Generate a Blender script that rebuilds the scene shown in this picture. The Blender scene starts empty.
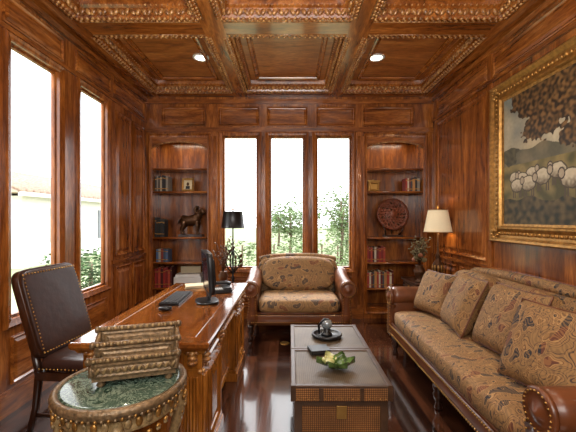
import bpy, bmesh, math, random
from mathutils import Vector, Matrix
random.seed(7)
sc = bpy.context.scene
sc.view_settings.view_transform = 'Standard'
try: sc.view_settings.look = 'None'
except Exception: pass
sc.view_settings.exposure = 0.12

def C(r, g, b):
    def f(c):
        c /= 255.0
        return c/12.92 if c <= 0.04045 else ((c+0.055)/1.055)**2.4
    return (f(r), f(g), f(b), 1.0)

# ------------------------------------------------------------------ materials
def base_mat(name):
    m = bpy.data.materials.new(name); m.use_nodes = True
    nt = m.node_tree
    return m, nt, nt.nodes['Principled BSDF']
def ramp(nt, stops, interp='LINEAR'):
    r = nt.nodes.new('ShaderNodeValToRGB'); cr = r.color_ramp; cr.interpolation = interp
    while len(cr.elements) < len(stops): cr.elements.new(0.5)
    for e, (p, c) in zip(cr.elements, stops): e.position = p; e.color = c
    return r
def coords(nt, scale=(1,1,1), rot=(0,0,0)):
    tc = nt.nodes.new('ShaderNodeTexCoord'); mp = nt.nodes.new('ShaderNodeMapping')
    mp.inputs['Scale'].default_value = scale; mp.inputs['Rotation'].default_value = rot
    nt.links.new(tc.outputs['Object'], mp.inputs['Vector']); return mp
def noise(nt, vec, scale, detail=4, dist=0.0, rough=0.55):
    n = nt.nodes.new('ShaderNodeTexNoise'); n.inputs['Scale'].default_value = scale
    n.inputs['Detail'].default_value = detail; n.inputs['Distortion'].default_value = dist
    n.inputs['Roughness'].default_value = rough
    nt.links.new(vec, n.inputs['Vector']); return n
def bump(nt, bs, h, strength, dist=0.01):
    b = nt.nodes.new('ShaderNodeBump'); b.inputs['Strength'].default_value = strength
    b.inputs['Distance'].default_value = dist
    nt.links.new(h, b.inputs['Height']); nt.links.new(b.outputs['Normal'], bs.inputs['Normal'])
def mixc(nt, a, b, mode, fac):
    mix = nt.nodes.new('ShaderNodeMix'); mix.data_type = 'RGBA'; mix.blend_type = mode; mix.inputs['Factor'].default_value = fac
    nt.links.new(a, mix.inputs[6]); nt.links.new(b, mix.inputs[7]); return mix.outputs[2]

def wood(name, dark, mid, light, scale=(5,5,0.7), rough=0.27, coat=0.3, metal=0.0):
    m, nt, bs = base_mat(name)
    mp = coords(nt, scale)
    n = noise(nt, mp.outputs['Vector'], 1.3, 6, 1.6)
    r = ramp(nt, [(0.30, dark), (0.5, mid), (0.72, light)])
    nt.links.new(n.outputs['Fac'], r.inputs['Fac'])
    mp2 = coords(nt, tuple(k*6 for k in scale))
    n2 = noise(nt, mp2.outputs['Vector'], 2.2, 5, 0.6)
    r2 = ramp(nt, [(0.35, (0.55,0.52,0.50,1)), (0.62, (1.10,1.10,1.10,1))])
    nt.links.new(n2.outputs['Fac'], r2.inputs['Fac'])
    nt.links.new(mixc(nt, r.outputs['Color'], r2.outputs['Color'], 'MULTIPLY', 0.85), bs.inputs['Base Color'])
    bs.inputs['Roughness'].default_value = rough; bs.inputs['Metallic'].default_value = metal
    bs.inputs['Coat Weight'].default_value = coat; bs.inputs['Coat Roughness'].default_value = 0.10
    return m
def plain(name, col, rough=0.5, metal=0.0, var=0.12, nscale=12, bmp=0.0, coat=0.0):
    m, nt, bs = base_mat(name)
    mp = coords(nt)
    n = noise(nt, mp.outputs['Vector'], nscale, 4)
    lo = tuple(max(0, c*(1-var)) for c in col[:3])+(1,); hi = tuple(min(1, c*(1+var)) for c in col[:3])+(1,)
    r = ramp(nt, [(0.3, lo), (0.7, hi)])
    nt.links.new(n.outputs['Fac'], r.inputs['Fac']); nt.links.new(r.outputs['Color'], bs.inputs['Base Color'])
    bs.inputs['Roughness'].default_value = rough; bs.inputs['Metallic'].default_value = metal
    bs.inputs['Coat Weight'].default_value = coat
    if bmp: bump(nt, bs, n.outputs['Fac'], bmp)
    return m
def emis(name, col, s):
    m, nt, bs = base_mat(name)
    bs.inputs['Base Color'].default_value = col
    bs.inputs['Emission Color'].default_value = col; bs.inputs['Emission Strength'].default_value = s
    return m

WD,WM,WL_ = C(88,44,15), C(140,77,28), C(182,113,51)
W_V = wood('walnut_vertical', WD, WM, WL_)
W_H = wood('walnut_horizontal', WD, WM, WL_, scale=(0.8,5,5))
W_HY = wood('walnut_side', WD, WM, WL_, scale=(5,0.8,5))
W_CEIL = wood('walnut_ceiling', C(112,60,24), C(156,92,42), C(186,120,60), scale=(0.9,4,4), rough=0.4)
W_CARVE = wood('carved_wood', C(78,42,18), C(160,106,54), C(218,168,102), scale=(14,14,14), rough=0.36, metal=0.15)
W_DESK = wood('desk_wood', C(96,54,16), C(150,90,30), C(182,118,48), scale=(4,4,0.7), rough=0.22, coat=0.5)
W_DESKTOP = wood('desk_top_wood', C(86,44,15), C(126,70,26), C(154,94,40), scale=(4,0.6,4), rough=0.14, coat=0.7)
W_DARK = wood('dark_walnut', C(34,18,10), C(54,28,15), C(72,40,22), scale=(6,6,1), rough=0.3)
LEATHER = plain('brown_leather', C(100,55,28), 0.35, var=0.3, nscale=9, bmp=0.15, coat=0.2)
LEATHER_D = plain('dark_leather', C(50,27,20), 0.45, var=0.25, nscale=20, bmp=0.2, coat=0.05)
GOLD = plain('gilt', C(168,124,64), 0.38, 0.7, var=0.4, nscale=30)
BRASS = plain('brass', C(176,134,72), 0.35, 0.85)
BRONZE = plain('bronze', C(82,54,32), 0.38, 0.6, var=0.4, nscale=25)
BLACK = plain('black_plastic', C(16,16,18), 0.35)
IRON = plain('black_iron', C(24,21,19), 0.45, 0.4)
CREAM = plain('cream_shade', C(230,216,184), 0.8, var=0.03)
_b = CREAM.node_tree.nodes['Principled BSDF']; _b.inputs['Emission Color'].default_value = C(255,226,176); _b.inputs['Emission Strength'].default_value = 0.15
WHITE = plain('white_plastic', C(205,205,202), 0.4, var=0.02)
PAPER = plain('paper', C(196,180,146), 0.8, var=0.05)
ANT = plain('antique_silver_gilt', C(118,96,68), 0.38, 0.4, var=0.6, nscale=60, bmp=0.5)
CREAMGILT = plain('cream_gilt', C(150,124,84), 0.4, 0.25, var=0.5, nscale=50, bmp=0.4)
SCREEN = plain('screen', C(30,34,44), 0.12)
GREEN = plain('leaf_glaze', C(76,100,48), 0.25, var=0.6, nscale=22, coat=0.5)
YEL = plain('yellow_glaze', C(172,170,110), 0.25, var=0.35, nscale=22, coat=0.5)
TERRA = plain('terracotta_carving', C(116,58,32), 0.5, var=0.4, nscale=30, bmp=0.4)

def fabric():
    m, nt, bs = base_mat('paisley_fabric')
    mp = coords(nt, (1,1,1))
    n = noise(nt, mp.outputs['Vector'], 4.5, 2, 0.3)
    mx = nt.nodes.new('ShaderNodeVectorMath'); mx.operation = 'MULTIPLY_ADD'
    nt.links.new(n.outputs['Color'], mx.inputs[0]); mx.inputs[1].default_value = (0.26,0.26,0.26)
    nt.links.new(mp.outputs['Vector'], mx.inputs[2])
    mp2 = nt.nodes.new('ShaderNodeMapping'); mp2.inputs['Rotation'].default_value = (0.5,0.6,0.7)
    mp2.inputs['Scale'].default_value = (0.9,2.5,1.4)
    nt.links.new(mx.outputs['Vector'], mp2.inputs['Vector'])
    v = nt.nodes.new('ShaderNodeTexVoronoi'); v.inputs['Scale'].default_value = 7.2
    nt.links.new(mp2.outputs['Vector'], v.inputs['Vector'])
    sep = nt.nodes.new('ShaderNodeSeparateColor'); nt.links.new(v.outputs['Color'], sep.inputs['Color'])
    body = ramp(nt, [(0.0, C(32,30,38)), (0.42, C(112,58,32)), (0.60, C(58,46,40)), (0.80, C(132,94,52))], 'CONSTANT')
    nt.links.new(sep.outputs['Red'], body.inputs['Fac'])
    w = nt.nodes.new('ShaderNodeTexWave'); w.inputs['Scale'].default_value = 24; w.inputs['Distortion'].default_value = 5
    w.inputs['Detail'].default_value = 2; nt.links.new(mx.outputs['Vector'], w.inputs['Vector'])
    r2 = ramp(nt, [(0.30, C(36,31,32)), (0.6, C(158,120,72))])
    nt.links.new(w.outputs['Fac'], r2.inputs['Fac'])
    inner = mixc(nt, body.outputs['Color'], r2.outputs['Color'], 'MIX', 0.38)
    gr = ramp(nt, [(0.0, C(170,132,82)), (0.08, C(170,132,82)), (0.40, C(172,134,84)), (0.455, C(96,58,34)), (0.48, C(150,112,68)), (0.56, C(74,54,42)), (0.59, C(146,110,66)), (0.68, C(82,58,42)), (0.72, C(140,106,64))], 'CONSTANT')
    nt.links.new(v.outputs['Distance'], gr.inputs['Fac'])
    gmix = mixc(nt, gr.outputs['Color'], r2.outputs['Color'], 'MIX', 0.22)
    msk = ramp(nt, [(0.0, (0,0,0,1)), (0.06, (1,1,1,1)), (0.40, (0,0,0,1))], 'CONSTANT')
    nt.links.new(v.outputs['Distance'], msk.inputs['Fac'])
    mix = nt.nodes.new('ShaderNodeMix'); mix.data_type = 'RGBA'
    nt.links.new(msk.outputs['Color'], mix.inputs['Factor']); nt.links.new(gmix, mix.inputs[6]); nt.links.new(inner, mix.inputs[7])
    nt.links.new(mix.outputs[2], bs.inputs['Base Color'])
    bs.inputs['Roughness'].default_value = 0.75
    return m
FABRIC = fabric()

def floor_mat():
    m, nt, bs = base_mat('dark_plank_floor')
    mp = coords(nt, (1,1,1), (0,0,math.pi/2))
    b = nt.nodes.new('ShaderNodeTexBrick'); b.inputs['Scale'].default_value = 1
    b.inputs['Brick Width'].default_value = 1.1; b.inputs['Row Height'].default_value = 0.11
    b.inputs['Mortar Size'].default_value = 0.003; b.inputs['Mortar'].default_value = C(12,7,5)
    b.inputs['Color1'].default_value = C(40,21,14); b.inputs['Color2'].default_value = C(104,62,40)
    b.inputs['Bias'].default_value = -0.25
    nt.links.new(mp.outputs['Vector'], b.inputs['Vector'])
    mp2 = coords(nt, (9,0.8,1)); n = noise(nt, mp2.outputs['Vector'], 2.2, 6, 0.8)
    r = ramp(nt, [(0.3, (0.35,0.35,0.35,1)), (0.7, (1.25,1.2,1.2,1))])
    nt.links.new(n.outputs['Fac'], r.inputs['Fac'])
    nt.links.new(mixc(nt, b.outputs['Color'], r.outputs['Color'], 'MULTIPLY', 1), bs.inputs['Base Color'])
    bump(nt, bs, n.outputs['Fac'], 0.07, 0.01)
    bs.inputs['Roughness'].default_value = 0.14; bs.inputs['Coat Weight'].default_value = 0.7; bs.inputs['Coat Roughness'].default_value = 0.06
    return m
def marble():
    m, nt, bs = base_mat('green_marble')
    mp = coords(nt); n = noise(nt, mp.outputs['Vector'], 8, 9, 2.6, 0.7)
    r = ramp(nt, [(0.3, C(22,36,30)), (0.46, C(46,68,56)), (0.495, C(136,152,132)), (0.53, C(44,64,54)), (0.64, C(80,100,84)), (0.66, C(146,156,138)), (0.69, C(60,82,68))])
    nt.links.new(n.outputs['Fac'], r.inputs['Fac']); nt.links.new(r.outputs['Color'], bs.inputs['Base Color'])
    bs.inputs['Roughness'].default_value = 0.1; return m
def cane(name, a, b):
    m, nt, bs = base_mat(name)
    mp = coords(nt, (1,1,1))
    w1 = nt.nodes.new('ShaderNodeTexWave'); w1.bands_direction = 'X'; w1.inputs['Scale'].default_value = 26; w1.inputs['Distortion'].default_value = 0.6
    w2 = nt.nodes.new('ShaderNodeTexWave'); w2.bands_direction = 'Y'; w2.inputs['Scale'].default_value = 22; w2.inputs['Distortion'].default_value = 0.6
    w3 = nt.nodes.new('ShaderNodeTexWave'); w3.bands_direction = 'Z'; w3.inputs['Scale'].default_value = 26; w3.inputs['Distortion'].default_value = 0.6
    ad = nt.nodes.new('ShaderNodeMath'); ad2 = nt.nodes.new('ShaderNodeMath')
    for w in (w1,w2,w3): nt.links.new(mp.outputs['Vector'], w.inputs['Vector'])
    nt.links.new(w1.outputs['Fac'], ad.inputs[0]); nt.links.new(w2.outputs['Fac'], ad.inputs[1])
    nt.links.new(ad.outputs[0], ad2.inputs[0]); nt.links.new(w3.outputs['Fac'], ad2.inputs[1])
    dv = nt.nodes.new('ShaderNodeMath'); dv.operation = 'DIVIDE'; dv.inputs[1].default_value = 3
    nt.links.new(ad2.outputs[0], dv.inputs[0])
    r = ramp(nt, [(0.25, a), (0.75, b)]); nt.links.new(dv.outputs[0], r.inputs['Fac'])
    n = noise(nt, mp.outputs['Vector'], 5, 4); rn = ramp(nt, [(0.3,(0.6,0.6,0.6,1)),(0.7,(1.1,1.1,1.1,1))]); nt.links.new(n.outputs['Fac'], rn.inputs['Fac'])
    nt.links.new(mixc(nt, r.outputs['Color'], rn.outputs['Color'], 'MULTIPLY', 1), bs.inputs['Base Color']); bs.inputs['Roughness'].default_value = 0.5
    bump(nt, bs, dv.outputs[0], 0.5, 0.004)
    return m
FLOOR = floor_mat(); MARBLE = marble()
CANE = cane('woven_cane', C(38,30,22), C(100,82,60)); CANE_F = cane('woven_cane_gold', C(84,48,20), C(176,120,64))
TRUNKWOOD = plain('trunk_leather_edge', C(66,44,27), 0.4, var=0.3, nscale=15)

# ------------------------------------------------------------------ mesh builder
class MB:
    def __init__(s): s.v=[]; s.f=[]; s.mi=[]; s.sm=[]; s.mats=[]; s.M=Matrix.Identity(4)
    def m(s, mat):
        if mat not in s.mats: s.mats.append(mat)
        return s.mats.index(mat)
    def add(s, vs, fs, mat, smooth=False, M=None):
        o = len(s.v); T = s.M @ M if M is not None else s.M
        s.v += [T @ Vector(p) for p in vs]
        k = s.m(mat)
        for f in fs: s.f.append([i+o for i in f]); s.mi.append(k); s.sm.append(smooth)
    def box(s, x0,x1,y0,y1,z0,z1, mat, M=None):
        vs=[(x,y,z) for x in (x0,x1) for y in (y0,y1) for z in (z0,z1)]
        fs=[(0,1,3,2),(4,6,7,5),(0,4,5,1),(2,3,7,6),(0,2,6,4),(1,5,7,3)]
        s.add(vs,fs,mat,False,M)
    def lathe(s, prof, c, mat, seg=24, M=None, sy=1.0):
        vs=[];fs=[];n=len(prof)
        for r,z in prof:
            for i in range(seg):
                a=2*math.pi*i/seg; vs.append((c[0]+r*math.cos(a), c[1]+sy*r*math.sin(a), c[2]+z))
        for j in range(n-1):
            for i in range(seg):
                k=(i+1)%seg; fs.append((j*seg+i,j*seg+k,(j+1)*seg+k,(j+1)*seg+i))
        fs.append(tuple(range(seg))); fs.append(tuple(range((n-1)*seg,n*seg)))
        s.add(vs,fs,mat,True,M)
    def tube(s, pts, rad, mat, seg=8, closed=False, M=None):
        P=[Vector(p) for p in pts]; n=len(P)
        if not hasattr(rad,'__len__'): rad=[rad]*n
        vs=[];fs=[]; up=None
        for i,p in enumerate(P):
            if closed: t=P[(i+1)%n]-P[i-1]
            else: t=P[min(i+1,n-1)]-P[max(i-1,0)]
            if t.length<1e-9: t=Vector((0,0,1))
            t.normalize()
            if up is None: up=Vector((0,0,1)) if abs(t.z)<0.9 else Vector((1,0,0))
            a=t.cross(up)
            if a.length<1e-4: a=t.cross(Vector((0,1,0.3)))
            a.normalize(); b=t.cross(a).normalized(); up=-b
            for k in range(seg):
                an=2*math.pi*k/seg; vs.append(tuple(p+rad[i]*(math.cos(an)*a+math.sin(an)*b)))
        for i in range(n if closed else n-1):
            j=(i+1)%n
            for k in range(seg):
                l=(k+1)%seg; fs.append((i*seg+k,i*seg+l,j*seg+l,j*seg+k))
        if not closed: fs.append(tuple(range(seg))); fs.append(tuple(range((n-1)*seg,n*seg)))
        s.add(vs,fs,mat,True,M)
    def sup(s, c, a,b,cc, mat, e1=0.35,e2=0.35, nu=28,nv=14, M=None):
        def sp(x,e): return math.copysign(abs(x)**e, x)
        vs=[];fs=[]
        for j in range(nv+1):
            ph=-math.pi/2+math.pi*j/nv
            for i in range(nu):
                th=2*math.pi*i/nu
                vs.append((a*sp(math.cos(ph),e1)*sp(math.cos(th),e2), b*sp(math.cos(ph),e1)*sp(math.sin(th),e2), cc*sp(math.sin(ph),e1)))
        for j in range(nv):
            for i in range(nu):
                k=(i+1)%nu; fs.append((j*nu+i,j*nu+k,(j+1)*nu+k,(j+1)*nu+i))
        T=Matrix.Translation(c)
        if M is not None: T=T@M
        s.add(vs,fs,mat,True,T)
    def ell(s,c,a,b,cc,mat,nu=8,nv=5,M=None): s.sup(c,a,b,cc,mat,1,1,nu,nv,M)
    def pillow(s,c,w,h,t,mat,M=None,n=12):
        vs=[];fs=[]
        for sd in (1,-1):
            o=len(vs)
            for j in range(n+1):
                for i in range(n+1):
                    u=-1+2*i/n; v=-1+2*j/n
                    th=t/2*((1-u**4)*(1-v**4))**0.5
                    k=1-0.06*(1-abs(u)**2)*abs(v)**6; l=1-0.06*(1-abs(v)**2)*abs(u)**6
                    vs.append((u*w/2*l, sd*th, v*h/2*k))
            for j in range(n):
                for i in range(n):
                    a=o+j*(n+1)+i; q=(a,a+1,a+n+2,a+n+1); fs.append(q)
        T=Matrix.Translation(c)
        if M is not None: T=T@M
        s.add(vs,fs,mat,True,T)
    def ring(s, mp, u0,u1,z0,z1, prof, mat, cap=True):
        vs=[];fs=[]
        for i,h in prof:
            for (u,z) in ((u0+i,z0+i),(u1-i,z0+i),(u1-i,z1-i),(u0+i,z1-i)): vs.append(mp(u,z,h))
        for j in range(len(prof)-1):
            for k in range(4):
                l=(k+1)%4; fs.append((j*4+k,j*4+l,j*4+4+l,j*4+4+k))
        if cap: fs.append(tuple(len(vs)-4+k for k in range(4)))
        s.add(vs,fs,mat)
    def nails(s, p, q, mat, sp=0.022, r=0.006):
        p=Vector(p); q=Vector(q); n=max(1,int((q-p).length/sp))
        for i in range(n+1): s.ell(tuple(p.lerp(q,i/n)), r,r,r,mat,6,4)
    def done(s, name, bevel=0.0):
        me=bpy.data.meshes.new(name)
        lo=Vector([min(v[i] for v in s.v) for i in range(3)]); hi=Vector([max(v[i] for v in s.v) for i in range(3)])
        org=Vector(((lo.x+hi.x)/2,(lo.y+hi.y)/2,lo.z))
        me.from_pydata([tuple(v-org) for v in s.v],[],s.f)
        for m in s.mats: me.materials.append(m)
        for p,k,sm in zip(me.polygons,s.mi,s.sm): p.material_index=k; p.use_smooth=sm
        bm=bmesh.new(); bm.from_mesh(me)
        bmesh.ops.recalc_face_normals(bm,faces=bm.faces); bm.to_mesh(me); bm.free()
        ob=bpy.data.objects.new(name,me); ob.location=org
        sc.collection.objects.link(ob)
        if bevel:
            b=ob.modifiers.new('bevel','BEVEL'); b.width=bevel; b.segments=2; b.limit_method='ANGLE'; b.angle_limit=math.radians(50)
        return ob
RZ=lambda d: Matrix.Rotation(math.radians(d),4,'Z')
RX=lambda d: Matrix.Rotation(math.radians(d),4,'X')
RY=lambda d: Matrix.Rotation(math.radians(d),4,'Y')

# ------------------------------------------------------------------ room constants
XL,XR,YB,YF=-2.06,2.04,5.0,-1.3
ZB,ZC=3.16,3.29
H=1.42
LT=0.05
PAN=[(0,0),(0,0.02),(0.012,0.024),(0.03,0.014),(0.036,0.004),(0.05,0.003),(0.085,0.016)]
PANS=[(0,0),(0,0.014),(0.01,0.018),(0.022,0.006),(0.03,0.004),(0.05,0.012)]
CAS=[(-0.05,0),(-0.05,0.02),(-0.035,0.03),(-0.015,0.022),(0,0.018),(0,-0.02)]
mpB=lambda u,z,d:(u,YB-d,z)
mpL=lambda u,z,d:(XL+d,u,z)
mpR=lambda u,z,d:(XR-d,u,z)
mpF=lambda u,z,d:(u,YF+d,z)

def wall_holes(mb, fn, u0,u1,z0,z1, holes, mat):
    us=sorted(set([u0,u1]+[h[0] for h in holes]+[h[1] for h in holes]))
    for a,b in zip(us[:-1],us[1:]):
        hs=[h for h in holes if h[0]<=a+1e-6 and h[1]>=b-1e-6]
        if not hs: fn(a,b,z0,z1)
        else:
            h=hs[0]
            if h[2]>z0+1e-6: fn(a,b,z0,h[2])
            if h[3]<z1-1e-6: fn(a,b,h[3],z1)

BK_L=(-1.985,-1.165); BK_R=(1.085,1.925)
WB=[(-0.975,-0.452),(-0.305,0.218),(0.365,0.888)]
WZ0,WZ1=0.70,2.62
WLFT=[(2.56,3.125),(3.42,3.94)]
WLZ0,WLZ1=0.67,2.74

# floor
mb=MB(); mb.box(XL-0.2,XR+0.2,YF-0.2,YB+0.45,-0.1,0,FLOOR); mb.done('floor')
# back wall
mb=MB()
wall_holes(mb, lambda a,b,c,d: mb.box(a,b,YB,YB+0.08,c,d,W_V), XL-0.2,XR+0.2,0,3.4,
   [(BK_L[0],BK_L[1],0.10,2.60),(BK_R[0],BK_R[1],0.10,2.60)]+[(a,b,WZ0,WZ1) for a,b in WB], W_V)
mb.box(XL-0.2,BK_L[1]+0.04,YB+0.36,YB+0.42,0,3.4,W_V); mb.box(BK_R[0]-0.04,XR+0.2,YB+0.36,YB+0.42,0,3.4,W_V)
for a,b in [(-1.83,-1.21),(-1.02,-0.44),(-0.33,0.25),(0.38,0.93),(1.04,1.76)]:
    mb.ring(mpB,a,b,2.745,3.02,PANS,W_H)
for a,b in WB: mb.ring(mpB,a,b,0.2,0.60,PANS,W_H)
mb.done('wall_back')
# trims on back wall
mb=MB()
mb.box(XL,XR,YB-0.03,YB,2.66,2.70,W_H); mb.box(XL,XR,YB-0.02,YB,2.70,2.725,W_H)
mb.box(XL,XR,YB-0.035,YB,3.06,3.12,W_H)
for x in (-1.07,-0.38,0.29,0.98):
    mb.box(x-0.025,x+0.025,YB-0.022,YB,0.14,2.66,W_V)
    for dx in (-0.014,0,0.014): mb.tube([(x+dx,YB-0.022,0.2),(x+dx,YB-0.022,2.6)],0.005,W_V,6)
for x in (-1.12,1.035):
    mb.box(x-0.03,x+0.03,YB-0.012,YB,0.14,2.6,W_V)
mb.done('trim_1')
mb=MB(); mb.box(-1.12,1.04,YB-0.03,YB,0,0.14,W_H); mb.box(-1.12,1.04,YB-0.02,YB,0.14,0.165,W_H); mb.done('baseboard_back')
# left wall
mb=MB()
wall_holes(mb, lambda a,b,c,d: mb.box(XL-LT,XL,a,b,c,d,W_V), YF-0.2,YB,0,3.4,[(a,b,WLZ0,WLZ1) for a,b in WLFT],W_V)
for a,b in [(4.08,4.92),(3.36,4.0),(2.5,3.17),(1.5,2.38),(0.5,1.4),(-0.6,0.4)]:
    mb.ring(mpL,a,b,2.84,3.05,PANS,W_HY)
for a,b in [(4.1,4.52),(4.56,4.93)]:
    mb.ring(mpL,a,b,0.98,2.7,PAN,W_V); mb.ring(mpL,a,b,0.22,0.86,PAN,W_V)
for a,b in [(1.5,2.38),(0.5,1.4),(-0.6,0.4)]:
    mb.ring(mpL,a,b,0.98,2.7,PAN,W_V); mb.ring(mpL,a,b,0.22,0.86,PAN,W_V)
for a,b in WLFT: mb.ring(mpL,a+0.02,b-0.02,0.2,0.55,PANS,W_HY)
mb.done('wall_left')
mb=MB()
for a,b in ((YF,2.44),(4.03,YB-0.04)): mb.box(XL,XL+0.025,a,b,0.90,0.94,W_HY)
mb.box(XL,XL+0.025,YF,YB-0.04,2.79,2.82,W_HY); mb.box(XL,XL+0.035,YF,YB-0.04,3.08,3.13,W_HY)
mb.done('trim_2')
mb=MB(); mb.box(XL,XL+0.025,YF,YB-0.04,0,0.15,W_HY); mb.box(XL,XL+0.016,YF,YB-0.04,0.15,0.17,W_HY); mb.done('baseboard_left')
# right wall
mb=MB(); mb.box(XR,XR+0.12,YF-0.2,YB,0,3.4,W_V)
for a,b in [(3.6,4.82),(1.45,3.5),(-0.6,1.35)]:
    mb.ring(mpR,a,b,2.84,3.05,PANS,W_HY)
for a,b in [(3.6,4.82),(-0.6,1.35)]: mb.ring(mpR,a,b,0.98,2.74,PAN,W_V)
for a,b in [(4.25,4.82),(3.6,4.17),(2.5,3.5),(1.45,2.4),(-0.6,1.35)]: mb.ring(mpR,a,b,0.22,0.86,PAN,W_V)
mb.done('wall_right')
mb=MB()
mb.box(XR-0.028,XR,YF,YB-0.04,0.90,0.94,W_HY); mb.box(XR-0.03,XR,YF,YB-0.04,2.785,2.815,W_HY); mb.box(XR-0.035,XR,YF,YB-0.04,3.08,3.13,W_HY)
for y in (3.55,4.87): mb.box(XR-0.018,XR,y-0.035,y+0.035,0.17,3.08,W_V)
mb.done('trim_3')
mb=MB(); mb.box(XR-0.025,XR,YF,YB-0.04,0,0.15,W_HY); mb.box(XR-0.016,XR,YF,YB-0.04,0.15,0.17,W_HY); mb.done('baseboard_right')
# front wall (behind the camera)
mb=MB(); mb.box(XL-0.2,XR+0.2,YF-0.12,YF,0,3.4,W_V)
for i in range(4):
    a=XL+0.08+i*1.0; mb.ring(mpF,a,a+0.9,0.98,2.7,PAN,W_V); mb.ring(mpF,a,a+0.9,0.22,0.86,PAN,W_V)
mb.done('wall_front')

# windows
def window(name, mp, a,b,z0,z1, depth):
    mb=MB()
    mb.ring(mp,a,b,z0,z1,CAS,W_V,cap=False)
    mb.ring(mp,a,b,z0,z1,[(0.0,0.018),(0.012,0.012),(0.016,-depth*0.5),(0.034,-depth*0.4),(0.038,-depth*0.7),(0.038,-depth),(0,-depth)],W_V,cap=False)
    return mb.done(name)
for i,(a,b) in enumerate(WB): window('window_%d'%(i+1),mpB,a,b,WZ0,WZ1,0.08)
for i,(a,b) in enumerate(WLFT): window('window_%d'%(i+4),mpL,a,b,WLZ0,WLZ1,LT)

# ------------------------------------------------------------------ ceiling
mb=MB()
cols=[(-1.86,-0.80),(-0.60,0.54),(0.74,1.84)]
rows=[(3.35,4.80),(1.60,3.05),(-0.15,1.30),(-1.2,-0.45)]
mb.box(XL-0.2,XR+0.2,YF-0.2,YB+0.45,ZC,3.45,W_CEIL)
xe=[XL]+[x for c in cols for x in c]+[XR]
for i in range(0,len(xe),2): mb.box(xe[i],xe[i+1],YF,YB,ZB,ZC,W_HY)
ye=[YB,4.80,3.35,3.05,1.60,1.30,-0.15,-0.45,-1.2,YF]
for i in range(0,len(ye),2):
    for c in cols: mb.box(c[0],c[1],ye[i+1],ye[i],ZB,ZC,W_H)
mb.done('ceiling')
mpC=lambda u,z,d:(u,z,ZC-d)
mb=MB()
for c in cols:
    for r in rows:
        mb.ring(mpC,c[0],c[1],r[0],r[1],[(0,0.13),(0.012,0.125),(0.02,0.10),(0.05,0.06),(0.075,0.045),(0.085,0.0)],W_HY,cap=False)
        mb.ring(mpC,c[0]+0.15,c[1]-0.15,r[0]+0.15,r[1]-0.15,[(0,0),(0,0.022),(0.015,0.028),(0.04,0.018),(0.045,0.004),(0.06,0.003)],W_H,cap=False)
        if r[1]<1: continue
        for (p,q,nx,ny) in [((c[0],r[0]),(c[0],r[1]),1,0),((c[1],r[0]),(c[1],r[1]),-1,0),((c[0],r[0]),(c[1],r[0]),0,1),((c[0],r[1]),(c[1],r[1]),0,-1)]:
            L=math.hypot(q[0]-p[0],q[1]-p[1]); n=int(L/0.048)
            dx,dy=(q[0]-p[0])/L,(q[1]-p[1])/L
            ang=math.degrees(math.atan2(dy,dx))
            for k in range(n):
                t=(k+0.5)/n*L; x=p[0]+dx*t; y=p[1]+dy*t; hf=L/n/2
                mb.ell((x+nx*0.036,y+ny*0.036,ZB+0.048),0.022,0.018,0.036,W_CARVE,7,4,RZ(ang)@RY(30 if k%2 else -30))
                mb.ell((x+nx*0.004+dx*hf,y+ny*0.004+dy*hf,ZB+0.006),0.019,0.014,0.018,W_CARVE,6,4,RZ(ang+(30 if k%2 else -30)))
                mb.ell((x-nx*0.026,y-ny*0.026,ZB-0.001),0.018,0.011,0.011,W_CARVE,6,4,RZ(ang+45))
                mb.ell((x+nx*0.068+dx*hf,y+ny*0.068+dy*hf,ZB+0.088),0.011,0.011,0.011,W_CARVE,5,3)
            for off in (-0.042,):
                mb.tube([(p[0]+nx*off,p[1]+ny*off,ZB),(q[0]+nx*off,q[1]+ny*off,ZB)],0.005,W_CARVE,6)
mb.done('trim_4')
EM=emis('downlight_glow',(1,0.90,0.74,1),7)
for x in (-1.03,1.0):
    for yy in (4.05,2.3,0.6):
        mb=MB()
        mb.lathe([(0.095,0),(0.095,-0.008),(0.075,-0.012),(0.07,-0.004),(0.07,0.0)],(x,yy,ZC),WHITE,28)
        mb.lathe([(0.066,-0.005),(0.066,-0.007)],(x,yy,ZC),EM,24)
        mb.done('recessed_downlight')

# ------------------------------------------------------------------ bookcases
SH=[2.15,1.82,1.16,0.80,0.43]
def bookcase(x0,x1):
    mb=MB(); y0=YB+0.0; y1=YB+0.355; z0,z1=0.10,2.60
    mb.box(x0,x1,y1-0.02,y1,z0,z1,W_V)
    mb.box(x0,x0+0.02,y0,y1-0.02,z0,z1,W_V); mb.box(x1-0.02,x1,y0,y1-0.02,z0,z1,W_V)
    mb.box(x0+0.02,x1-0.02,y0,y1-0.02,z0,z0+0.04,W_H); mb.box(x0+0.02,x1-0.02,y0,y1-0.02,z1-0.02,z1,W_H)
    for s in SH:
        mb.box(x0+0.02,x1-0.02,y0+0.02,y1-0.02,s-0.03,s,W_H)
        mb.tube([(x0+0.02,y0+0.02,s-0.015),(x1-0.02,y0+0.02,s-0.015)],0.014,W_H,8)
    n=20; vs=[];fs=[]
    for i in range(n+1):
        t=i/n; x=x0+0.02+t*(x1-x0-0.04); z=2.42+0.13*math.sqrt(max(0,1-(2*t-1)**2*0.92))-0.03
        vs+= [(x,y0-0.012,z),(x,y0-0.012,z1-0.02),(x,y0+0.02,z),(x,y0+0.02,z1-0.02)]
    for i in range(n):
        a=i*4; b=a+4; fs+=[(a,b,b+1,a+1),(a+2,a+3,b+3,b+2),(a,a+2,b+2,b),(a+1,b+1,b+3,a+3)]
    mb.add(vs,fs,W_H)
    mb.tube([(vs[i*4][0],y0-0.014,vs[i*4][2]) for i in range(n+1)],0.012,W_CARVE,6)
    mb.ring(mpB,x0,x1,z0,z1,[(-0.035,0),(-0.035,0.02),(-0.02,0.028),(-0.004,0.016),(0.012,0.014),(0.012,-0.02)],W_V,cap=False)
    mb.done('built_in_bookcase')
bookcase(*BK_L); bookcase(*BK_R)

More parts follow.
